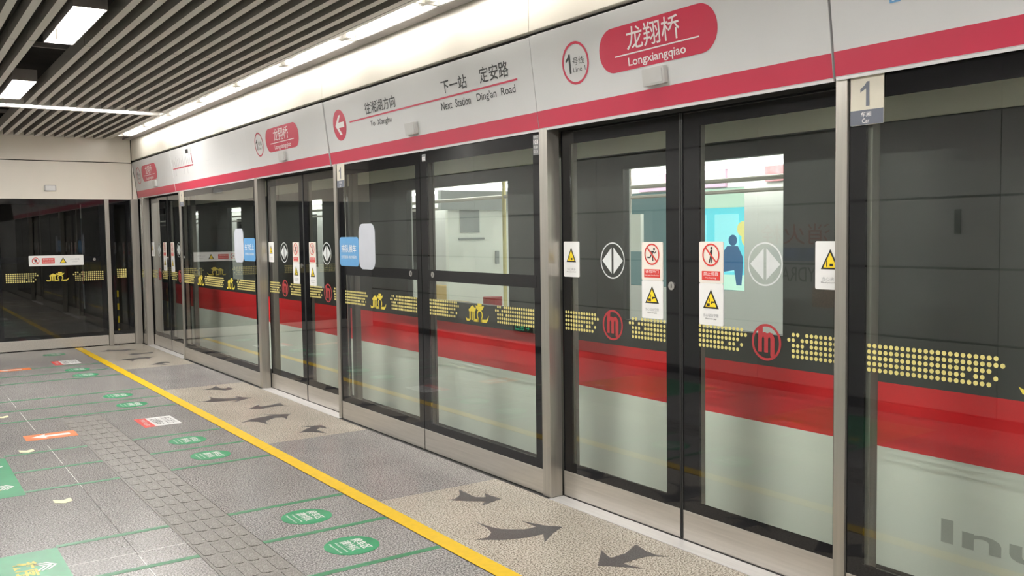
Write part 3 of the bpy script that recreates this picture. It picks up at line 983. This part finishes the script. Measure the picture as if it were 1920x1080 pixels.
# plates on the fixed glass: queue signs (mascot left out, plain white stand-in)
def queue_sign(y_blue0, y_blue1, y_w0, y_w1, chars, label):
    t = thing('queue_sign', label, 'sign', (-0.003, (y_blue0 + y_blue1) / 2, 1.34), 'blue queue signs on the glass')
    f = psd(-0.0015)
    MB().slab(f, -y_blue1, 1.345, -y_blue0, 1.592, 0.035, 0.0, 0.002).build('blue_plate', M_BLUE, t)
    MB().slab(f, -y_w1, 1.325, -y_w0, 1.70, 0.075, 0.0005, 0.0032, 8).build('white_plate', M_PLATE, t)
    w = y_blue1 - y_blue0
    text(f, chars, -y_blue1 + w * .10, 1.462, -y_blue0 - w * .12, 1.528, M_WPRINT, t, n=0.003, bold=0.01)
    text(f, '文明候车 有序乘车', -y_blue1 + w * .08, 1.408, -y_blue0 - w * .10, 1.436, M_WPRINT, t, n=0.003)
queue_sign(7.03, 7.410, 6.72, 7.02, '排队候车', 'blue queue sign with white plate on its right')
queue_sign(9.585, 9.955, 9.965, 10.27, '先下后上', 'blue boarding sign with white plate on its left')

# car number signs
def car_sign(y_left, label, off):
    t = thing('car_sign', label, 'sign', (-0.004, y_left, 2.018), 'car number signs')
    f = psd(off)
    MB().slab(f, -y_left, 2.018, -y_left + 0.150, 2.218, 0.006, 0.0, 0.004).build('plate', M_CARSIGN, t)
    MB().rect(f, -y_left, 2.019, -y_left + 0.150, 2.078, 0.0045).build('slate_foot', M_SLATEP, t)
    digit_one(f, -y_left + 0.045, 2.092, -y_left + 0.088, 2.190, M_SLATEP, t, n=0.005)
    text(f, '车厢', -y_left + 0.049, 2.050, -y_left + 0.096, 2.070, M_WPRINT, t, n=0.0055)
    text(f, 'Car', -y_left + 0.055, 2.026, -y_left + 0.088, 2.044, M_WPRINT, t, n=0.0055)
car_sign(2.322, 'large cream car number sign at the top of the right glass panel', -0.004)
car_sign(7.420, 'cream car number sign beside the post right of the second door', -0.004)
car_sign(12.440, 'tiny cream car number sign right of the farthest door', -0.004)

# ------------------------------------------------------------------ far glazed end
def end_glass(xa, xb, label, rail, fs, key=False):
    t = thing('end_glass_panel', label, 'glass panel', ((xa + xb) / 2, 14.87, 0), 'glass panes in the far wall')
    ya, yb = 14.852, 14.864
    f = Frame((0, ya, 0), (1, 0, 0), (0, 0, 1))
    x0, x1, z0, z1 = xa + fs, xb - fs, 0.214, 2.12
    if rail:
        MB().box(x0, x1, ya, yb, z0, rail[0]).build('glass', M_GLASS, t)
        MB().box(x0, x1, ya, yb, rail[1], z1).build('glass', M_GLASS, t)
        MB().box(x0 - .02, x1 + .02, ya - 0.001, yb + 0.01, rail[0], rail[1]).build('push_bar', M_FRIT, t)
    else:
        MB().box(x0, x1, ya, yb, z0, z1).build('glass', M_GLASS, t)
    mb = MB().box(xa, x0, ya, yb, 0.158, 2.2).box(x1, xb, ya, yb, 0.158, 2.2)
    mb.box(x0, x1, ya, yb, 0.158, z0).box(x0, x1, ya, yb, z1, 2.2)
    mb.build('black_border', M_FRIT, t)
    MB().box(xa + .002, xb - .002, ya - 0.004, yb + 0.02, 0.012, 0.157).build('kick_plate', M_STEEL, t, bevel=0.0015)
    return t, f
t, f = end_glass(-1.955, -0.490, 'wide dark glass pane with warning strip in the far wall', (1.272, 1.355), 0.075)
dot_band(f, -1.835, -1.40, t, right_tail=True, ds=0.0285, zc=1.062)
emblem(f, -1.315, 1.0, 0.31, t)
dot_band(f, -0.930, -0.545, t, left_tail=True, ds=0.0285, zc=1.062)
lock(f, -0.652, 1.308, t, 0.02)
s = MB().slab(f, -1.528, 1.228, -0.802, 1.378, 0.008, 0.002, 0.006).build('warning_strip', M_SIGNW, t)
mb = MB().ring(f, -1.44, 1.303, 0.040, 0.050, 0.0075, 24)
mb.line(f, -1.472, 1.335, -1.408, 1.271, 0.010, 0.0075)
mb.build('ban_ring', M_RED, s)
MB().rect(f, -1.455, 1.285, -1.425, 1.325, 0.007).build('pictogram', M_BLACK, s)
MB().rect(f, -1.358, 1.262, -1.190, 1.340, 0.0075).build('red_plate', M_RED, s)
text(f, '禁止倚靠 禁止拍打', -1.345, 1.308, -1.203, 1.330, M_WPRINT, s, n=0.0085)
text(f, 'No leaning No hitting', -1.345, 1.275, -1.203, 1.293, M_WPRINT, s, n=0.0085)
MB().poly(f, [(-1.125, 1.262), (-1.030, 1.262), (-1.0775, 1.348)], 0.0075).build('warning_triangle', M_BLACK, s)
MB().poly(f, [(-1.108, 1.271), (-1.047, 1.271), (-1.0775, 1.328)], 0.0085).build('triangle_field', M_WARN, s)
text(f, '小心玻璃', -0.985, 1.305, -0.860, 1.330, M_GREYP, s, n=0.0075)
text(f, 'Caution glass', -0.955, 1.270, -0.885, 1.287, M_GREYP, s, n=0.0075)
t, f = end_glass(-0.427, -0.118, 'slim dark glass pane beside the corner post', None, 0.072)
dot_band(f, -0.345, -0.190, t, ds=0.0285, zc=1.085)
t, f = end_glass(-3.40, -1.965, 'dark glass pane in the far wall at the left picture edge', (1.272, 1.355), 0.075)
dot_band(f, -3.25, -2.10, t, ds=0.0285, zc=1.062)
tb = thing('lamp_box', 'small grey box on the cream far wall', 'box', (-1.21, 14.83, 2.314))
MB().slab(ENDW, -1.287, 2.314, -1.133, 2.402, 0.012, 0.0, 0.035).build('case', M_BOXP, tb, bevel=0.003)
MB().slab(ENDW, -1.272, 2.326, -1.148, 2.390, 0.008, 0.035, 0.038).build('lens', M_SIGNW, tb)
hz = thing('hazard_post', 'yellow and black striped post standing behind the slim far pane', 'post', (-0.30, 15.3, 0))
for k in range(8):
    MB().box(-0.305, -0.245, 15.28, 15.34, 0.10 * k, 0.10 * (k + 1)).build('band', M_WARN if k % 2 else M_HAZ, hz)

# ================================================================== FLOOR MARKINGS
t = thing('safety_line', 'long yellow safety line inlaid along the platform', 'floor line', (-0.933, 5.0, 0))
MB().box(-0.981, -0.884, Y0 + 0.01, 14.80, -0.004, 0.003).build('strip', M_YELLOW, t)
MB().box(-0.9855, -0.981, Y0 + 0.01, 14.80, -0.004, 0.001).build('dark_edge', M_RUBBER, t)

# tactile strip
tac = thing('tactile_strip', 'grey tactile guide strip with raised bars leading along the floor', 'tactile paving', (-1.865, 6.0, 0))
MB().box(-2.028, -1.702, Y0 + 0.01, 8.995, -0.004, -0.001).build('base', M_TACT, tac)
bar_mesh = None
cnt = 0
y = 8.82
while y > 0.6:
    for c in range(4):
        xc = -1.985 + 0.0785 * c + 0.0025
        if bar_mesh is None:
            o = MB().slab(Frame((0, 0, 0), (1, 0, 0), (0, 1, 0)), -0.031, -0.096, 0.031, 0.096, 0.020, 0.0, 0.0028, 3).build('tactile_bar', M_TACT, None)
            bar_mesh = o.data
        else:
            o = bpy.data.objects.new('tactile_bar', bar_mesh)
            COL.objects.link(o)
        o.parent = tac
        o.location = Vector((xc, y, -0.001)) - tac.location
        cnt += 1
    y -= 0.205

def queue_line(y, xa, xb, label):
    MBo = MB().prism(FLOOR, [(-y - 0.021, xa), (-y + 0.021, xa), (-y + 0.021, xb), (-y - 0.021, xb)], 0.0004, 0.0012)
    o = MBo.build('queue_line', M_GREENL)
    tag(o, label, 'floor line', 'green queue lines')

lines = [(5.240, 'third'), (4.645, 'second'), (4.035, 'nearest')]
for y, w in lines:
    queue_line(y, -1.70, -0.99, 'bright green floor line by the yellow line, %s of the nearest lane set' % {'third': 'farthest', 'second': 'middle', 'nearest': 'closest'}[w])
    queue_line(y, -2.60, -2.032, 'green floor line left of the tactile strip, %s of the nearest lane set' % {'third': 'farthest', 'second': 'middle', 'nearest': 'closest'}[w])
for y, w in ((7.690, 'farthest'), (7.090, 'middle'), (6.510, 'closest')):
    queue_line(y, -1.70, -1.0, 'green floor line by the yellow line, %s of the set before the second door' % w)
    queue_line(y, -2.60, -2.032, 'green floor line left of the tactile strip, %s of the set before the second door' % w)
for y, w in ((10.30, 'farthest'), (9.69, 'middle'), (9.10, 'closest')):
    queue_line(y, -2.60, -1.0, 'faint long green floor line beyond the tactile strip, %s of its three' % w)
for y, w in ((12.78, 'farthest'), (12.15, 'middle'), (11.55, 'closest')):
    queue_line(y, -2.60, -1.0, 'very faint green floor line by the far wall, %s of its three' % w)

def oval(yc, label):
    t = thing('queue_sticker', label, 'floor sticker', (-1.346, yc, 0), 'green round queue stickers')
    o = Frame((0, 0, 0.0), FLOOR.u, FLOOR.v)
    MB().prism(o, [(-yc + 0.146 * math.cos(i * math.pi / 18), -1.346 + 0.142 * math.sin(i * math.pi / 18)) for i in range(36)], 0.0004, 0.0014).build('disc', M_GREEN, t)
    text(o, '候车区', -yc - 0.085, -1.320, -yc + 0.085, -1.262, M_WPRINT, t, n=0.0022, bold=0.02)
    text(o, '请排队', -yc - 0.085, -1.386, -yc + 0.085, -1.328, M_WPRINT, t, n=0.0022, bold=0.02)
    text(o, 'Waiting area', -yc - 0.082, -1.414, -yc + 0.082, -1.397, M_WPRINT, t, n=0.0022, bold=0.02)
    text(o, 'Please queue up', -yc - 0.082, -1.446, -yc + 0.082, -1.429, M_WPRINT, t, n=0.0022, bold=0.02)
for y, l in ((4.325, 'largest green queue sticker, in the closest lane'), (4.935, 'green queue sticker in the lane behind the largest one'),
             (6.785, 'green queue sticker in the closer lane before the second door'), (7.400, 'green queue sticker in the farther lane before the second door'),
             (9.355, 'small green queue sticker just beyond the tactile strip end'), (9.985, 'small green queue sticker, second beyond the tactile strip end'),
             (11.77, 'tiny faded green queue sticker, closest of the far set'), (12.33, 'tiny faded green queue sticker, second of the far set'),
             (14.16, 'tiny faded green queue sticker by the far glass wall')):
    oval(y, l)

def notice(yc, label):
    t = thing('floor_notice', label, 'floor sticker', (-1.35, yc, 0), 'red and white floor notices')
    o = FLOOR
    MB().slab(o, -yc - 0.215, -1.505, -yc + 0.215, -1.395, 0.01, 0.0004, 0.0012).build('red_part', M_RED, t)
    MB().slab(o, -yc - 0.205, -1.412, -yc + 0.205, -1.195, 0.012, 0.0005, 0.0016).build('white_part', M_SIGNW, t)
    text(o, '先下后上', -yc - 0.15, -1.300, -yc + 0.15, -1.215, M_BLACK, t, n=0.0024)
    text(o, '文明乘车', -yc - 0.15, -1.395, -yc + 0.15, -1.318, M_BLACK, t, n=0.0024)
    text(o, 'Mind the gap', -yc - 0.15, -1.485, -yc + 0.15, -1.430, M_WPRINT, t, n=0.0024)
notice(8.335, 'red and white floor notice before the second door')
notice(13.15, 'tiny red and white floor notice before the farthest door')

def green_panel(ya, yb, label, write):
    t = thing('lane_sticker', label, 'floor sticker', (-3.1, (ya + yb) / 2, 0), 'green queue panels')
    o = FLOOR
    MB().prism(o, [(-yb, -3.55), (-ya, -3.55), (-ya, -2.60), (-yb, -2.60)], 0.0004, 0.0010).build('field', M_GREEN, t)
    for c, yc in enumerate((yb - 0.27, ya + 0.27)):
        mb = MB()
        for k in range(3):
            x = -2.640 - 0.024 * k
            mb.poly(o, [(-yc - 0.062, x - 0.040), (-yc, x + 0.004), (-yc + 0.062, x - 0.040), (-yc + 0.062, x - 0.054), (-yc, x - 0.011), (-yc - 0.062, x - 0.054)], 0.002)
        mb.build('chevrons', M_WPRINT, t)
        text(o, '秩序', -yc - 0.115, -2.825, -yc + 0.115, -2.715, M_YPRINT, t, n=0.002, bold=0.02)
green_panel(4.02, 5.225, 'green queue panel with chevrons in the lower left corner', True)
green_panel(6.44, 7.625, 'green queue panel with chevrons at the left edge, farther one', True)

t = thing('arrow_sticker', 'orange floor sticker with a white arrow left of the tactile strip', 'floor sticker', (-2.2, 8.28, 0))
o = Frame((0, 0, 0), (1, 0, 0), (0, 1, 0))
MB().slab(o, -2.395, 8.16, -2.005, 8.405, 0.012, 0.0004, 0.0014).build('field', M_ORANGE, t)
MB().poly(o, [(-2.35, 8.28), (-2.235, 8.375), (-2.245, 8.315), (-2.06, 8.325), (-2.06, 8.245), (-2.245, 8.25), (-2.235, 8.19)], 0.0022).build('arrow', M_WPRINT, t)
t = thing('arrow_sticker', 'small orange floor sticker at the far left picture edge', 'floor sticker', (-2.1, 12.8, 0))
MB().slab(o, -2.18, 12.72, -1.80, 12.92, 0.012, 0.0004, 0.0014).build('field', M_ORANGE, t)
MB().poly(o, [(-2.15, 12.82), (-2.05, 12.89), (-2.06, 12.84), (-1.90, 12.85), (-1.90, 12.79), (-2.06, 12.80), (-2.05, 12.75)], 0.0022).build('arrow', M_WPRINT, t)

def chev(x, y, label):
    q = MB().prism(o, [(x - 0.050, y + 0.060), (x, y + 0.012), (x + 0.048, y + 0.050), (x + 0.050, y - 0.030), (x + 0.004, y - 0.066), (x - 0.050, y - 0.025)], 0.0004, 0.0014)
    tag(q.build('exit_chevron', M_PALEY), label, 'floor sticker', 'pale chevron stickers')
chev(-2.432, 6.15, 'pale yellow chevron sticker, nearest one on the floor')
chev(-2.437, 7.79, 'pale yellow chevron sticker beside the farther green panel')
chev(-2.44, 9.45, 'tiny pale yellow chevron sticker at the left picture edge')

ARROWS = {
 'a': [(-0.359, 1.503), (-0.365, 1.405), (-0.368, 1.308), (-0.319, 1.254), (-0.279, 1.329), (-0.262, 1.171), (-0.432, 1.125), (-0.366, 1.187), (-0.439, 1.243), (-0.532, 1.345), (-0.481, 1.344), (-0.419, 1.396)],
 'b': [(-0.624, 0.889), (-0.608, 0.77), (-0.578, 0.695), (-0.479, 0.616), (-0.405, 0.617), (-0.408, 0.74), (-0.352, 0.599), (-0.293, 0.528), (-0.409, 0.467), (-0.521, 0.382), (-0.445, 0.494), (-0.553, 0.501), (-0.672, 0.543), (-0.788, 0.635), (-0.718, 0.625), (-0.656, 0.678), (-0.63, 0.761)],
 'c': [(-0.515, -0.038), (-0.357, 0.121), (-0.386, 0.054), (-0.392, 0.005), (-0.297, 0.01), (-0.162, 0.077), (-0.19, -0.026), (-0.187, -0.094), (-0.152, -0.152), (-0.231, -0.088), (-0.305, -0.081), (-0.399, -0.088), (-0.363, -0.196), (-0.425, -0.126)]}
for k, yc in enumerate(DOORS):
    nm = ('nearest', 'second', 'farthest')[k]
    for key, sgn, w in (('a', 1, 'small boarding arrow on the left'), ('b', 1, 'large boarding arrow left of centre'), ('c', 1, 'centre arrow pointing away from the door'),
                        ('b', -1, 'large boarding arrow right of centre'), ('a', -1, 'small boarding arrow on the right')):
        if k == 2 and key == 'a' and sgn == 1:
            pts = [(x, yc + 1.22 + (y - 1.3) * 0.35) for x, y in ARROWS[key]]
        else:
            pts = [(x, yc + sgn * y) for x, y in ARROWS[key]]
        q = MB().prism(o, pts if sgn == 1 else pts, 0.0003, 0.0010)
        bmn = q.build('floor_arrow', M_GRAND)
        tag(bmn, 'dark %s before the %s door' % (w, nm), 'floor arrow', 'dark stone boarding arrows')

# ================================================================== TRAIN
TX, TX2 = 0.50, 3.10
tr = thing('subway_train', 'white and red subway train standing behind the glass doors', 'train', (1.8, 8.0, -1.25))
TY0, TY1 = -4.5, 24.0
WIN = [(0.40, 1.75), (3.07, 4.29), (5.55, 7.12), (8.96, 9.50), (11.55, 12.10), (13.45, 13.90), (15.2, 16.5), (18.3, 19.6)]
for nm, za, zb, m in (('skirt', -0.9, 0.03, M_VOID), ('lower_body', 0.03, 0.592, M_TWHITE), ('red_stripe', 0.592, 0.893, M_TRED), ('cant_rail', 2.085, 2.40, M_TBEIGE)):
    MB().box(TX, TX + 0.05, TY0, TY1, za, zb).build(nm, m, tr)
    MB().box(TX2 - 0.05, TX2, TY0, TY1, za, zb).build(nm, m, tr)
for side, (xa, xb) in (('near', (TX, TX + 0.05)), ('far', (TX2 - 0.05, TX2))):
    mb = MB().box(xa, xb, TY0, TY1, 0.893, 1.06).box(xa, xb, TY0, TY1, 1.99, 2.085)
    e = TY0
    for a, b in WIN:
        mb.box(xa, xb, e, a, 1.06, 1.99); e = b
    mb.box(xa, xb, e, TY1, 1.06, 1.99)
    mb.build('window_band', M_TDARK if side == 'near' else M_TDARK, tr)
    for a, b in WIN:
        MB().box(xa + 0.02, xa + 0.028, a, b, 1.06, 1.99).build('window_pane', M_GLASST, tr)
# curved roof
mb = MB()
RP = [(0.50, 2.40), (0.58, 2.58), (0.85, 2.72), (1.4, 2.80), (2.2, 2.80), (2.75, 2.72), (3.02, 2.58), (3.10, 2.40)]
mb.prism(Frame((0, 0, 0), (1, 0, 0), (0, 0, 1)), RP, -TY1, -TY0)
mb.build('roof', M_TGREY, tr)
MB().box(TX + 0.05, TX2 - 0.05, TY0, TY1, -0.04, 0.02).build('train_floor', M_TGREY, tr)
MB().box(TX + 0.05, TX2 - 0.05, TY0, TY1, 2.27, 2.30).build('train_ceiling', M_TIN, tr)
# inner linings (inside faces of the sides)
for xa, xb in ((TX + 0.051, TX + 0.060), (TX2 - 0.060, TX2 - 0.051)):
    mb = MB().box(xa, xb, TY0, TY1, 0.02, 1.06).box(xa, xb, TY0, TY1, 1.99, 2.27)
    e = TY0
    for a, b in WIN:
        mb.box(xa, xb, e, a, 1.06, 1.99); e = b
    mb.box(xa, xb, e, TY1, 1.06, 1.99)
    mb.build('inner_lining', M_TIN, tr)
MB().box(1.18, 1.32, TY0 + 0.3, TY1 - 0.3, 2.245, 2.268).build('lamp_strip', M_TLAMP, tr)
MB().box(2.76, 2.90, TY0 + 0.3, TY1 - 0.3, 2.150, 2.178).build('lamp_strip', M_TLAMP, tr)
for yy in (2.2, 6.56, 9.6):
    MB().tube((1.15, yy, 0.02), (1.15, yy, 2.26), 0.017).build('grab_pole', M_POLE, tr)
for xc in (1.15, 2.45):
    MB().tube((xc, TY0 + 0.4, 1.92), (xc, TY1 - 0.4, 1.92), 0.016).build('grab_rail', M_STEEL, tr)
# benches along the far side
for a, b in ((0.2, 2.4), (9.2, 11.5)):
    MB().box(TX2 - 0.50, TX2 - 0.07, a, b, 0.40, 0.46).build('bench_seat', M_SEAT, tr, bevel=0.015)
    MB().box(TX2 - 0.12, TX2 - 0.07, a, b, 0.50, 0.92).build('bench_back', M_SEAT, tr, bevel=0.015)
MB().box(0.95, 1.45, 7.5, 8.0, 0.62, 0.95).build('seat_back', M_SEAT, tr, bevel=0.05)
# cab partition seen through the middle window
MB().box(1.62, 2.38, 8.30, 8.36, 0.02, 2.05).build('cab_partition', M_TWHITE, tr)
MB().box(1.50, 2.60, 8.24, 8.30, 1.86, 2.06).build('partition_header', M_TGREY, tr)
MB().box(1.76, 2.00, 8.288, 8.30, 1.62, 1.92).build('partition_window', M_TGREY, tr)
MB().box(1.74, 2.06, 8.285, 8.30, 1.545, 1.565).build('partition_rail', M_TGREY, tr)
MB().box(2.20, 2.235, 8.27, 8.30, 1.28, 1.42).build('partition_handle', M_TGREY, tr)
MB().tube((1.93, 7.95, 0.02), (1.93, 7.95, 0.95), 0.10, 14).build('extinguisher', M_MRED, tr)
MB().tube((2.52, 8.2, 0.02), (2.52, 8.2, 2.26), 0.02).build('grab_pole', M_POLE, tr)
# panels on the far lining
MB().box(2.58, 2.62, 6.40, 6.72, 1.42, 1.77).build('wall_screen', M_TWHITE, tr)
MB().tube((2.60, 6.56, 1.77), (2.60, 6.56, 2.27), 0.012).build('screen_hanger', M_STEEL, tr)
MB().box(TX2 - 0.085, TX2 - 0.061, 5.75, 6.90, 2.00, 2.16).build('lilac_notice', M_LILAC, tr)
MB().box(TX2 - 0.085, TX2 - 0.061, 4.35, 5.30, 2.02, 2.15).build('red_notice', mat('pale red notice', (0.62, 0.25, 0.28), 0.4, noise=(14, 0.3, ONE)), tr)
# lettering on the lower body (only its first characters are in the picture)
text(psd(TX), 'Inu', -2.205, 0.222, -1.74, 0.328, M_TLET, tr, 'body_lettering', 0.0015, bold=0.02)

# ---- advertising light box on the trackside wall
lb = thing('light_box', 'turquoise illuminated advertising box seen through the train windows', 'light box', (4.25, 7.5, 0.5))
F2 = psd(4.22)
def lit(name, c, s):
    return mat(name, c, 0.5, noise=None, emit=(c[0], c[1], c[2], s))
S = 1.5
MB().box(4.222, 4.295, 5.0, 9.2, 0.55, 2.35).build('case', M_TGREY, lb)
MB().rect(F2, -9.15, 0.62, -7.52, 2.30, 0.002).build('side_glow_panel', lit('slate teal added glow', (0.15, 0.23, 0.24), 1.0), lb)  # unlit panel beside the print, dim glow added so it shows
MB().rect(F2, -7.52, 1.13, -5.1, 1.85, 0.002).build('print_sky', lit('lit turquoise', (0.13, 0.60, 0.72), S), lb)
MB().rect(F2, -7.52, 0.62, -5.1, 1.13, 0.002).build('print_floor', lit('lit mint', (0.50, 0.72, 0.62), S), lb)
MB().rect(F2, -7.52, 1.85, -5.1, 2.30, 0.002).build('print_top', lit('lit pale green', (0.52, 0.66, 0.55), S), lb)
mb = MB()
for k in range(5):
    a = -7.46 + 0.46 * k
    mb.rect(F2, a, 1.16, a + 0.34, 1.78, 0.004)
mb.build('print_doors', lit('lit light turquoise', (0.30, 0.72, 0.80), S), lb)
mb = MB()
mb.poly(F2, [(-6.97, 1.10), (-6.92, 1.32), (-6.82, 1.44), (-6.67, 1.44), (-6.60, 1.32), (-6.60, 1.22), (-6.62, 1.02), (-6.69, 1.02), (-6.72, 1.18), (-6.86, 1.16), (-6.92, 1.02), (-6.99, 1.03)], 0.005)
mb.disc(F2, -6.74, 1.50, 0.06, n=0.005, k=16)
mb.build('print_figure', lit('lit navy', (0.03, 0.10, 0.22), S), lb)
mb = MB()
for dx, dz, r in ((-6.52, 1.52, .10), (-6.44, 1.62, .09), (-6.60, 1.62, .08), (-6.36, 1.50, .07)):
    mb.disc(F2, dx, dz, r, n=0.006 + r * 0.01, k=14)
mb.rect(F2, -6.54, 1.14, -6.34, 1.36, 0.0055)
mb.build('print_flowers', lit('lit straw', (0.72, 0.62, 0.22), S), lb)

# ---- green exit sign low on the opposite wall (seen mirrored)
ex = thing('exit_sign', 'small green lit exit sign low on the wall opposite the doors', 'sign', (-3.89, 10.2, 0.27))
MB().box(-3.9, -3.885, 9.98, 10.42, 0.26, 0.38).build('case', M_BLACK, ex)
FE = Frame((-3.885, 0, 0), (0, 1, 0), (0, 0, 1))
text(FE, '← 出口', 10.03, 0.28, 10.36, 0.36, lit('lit exit green', (0.02, 0.75, 0.35), 2.5), ex, n=0.002)
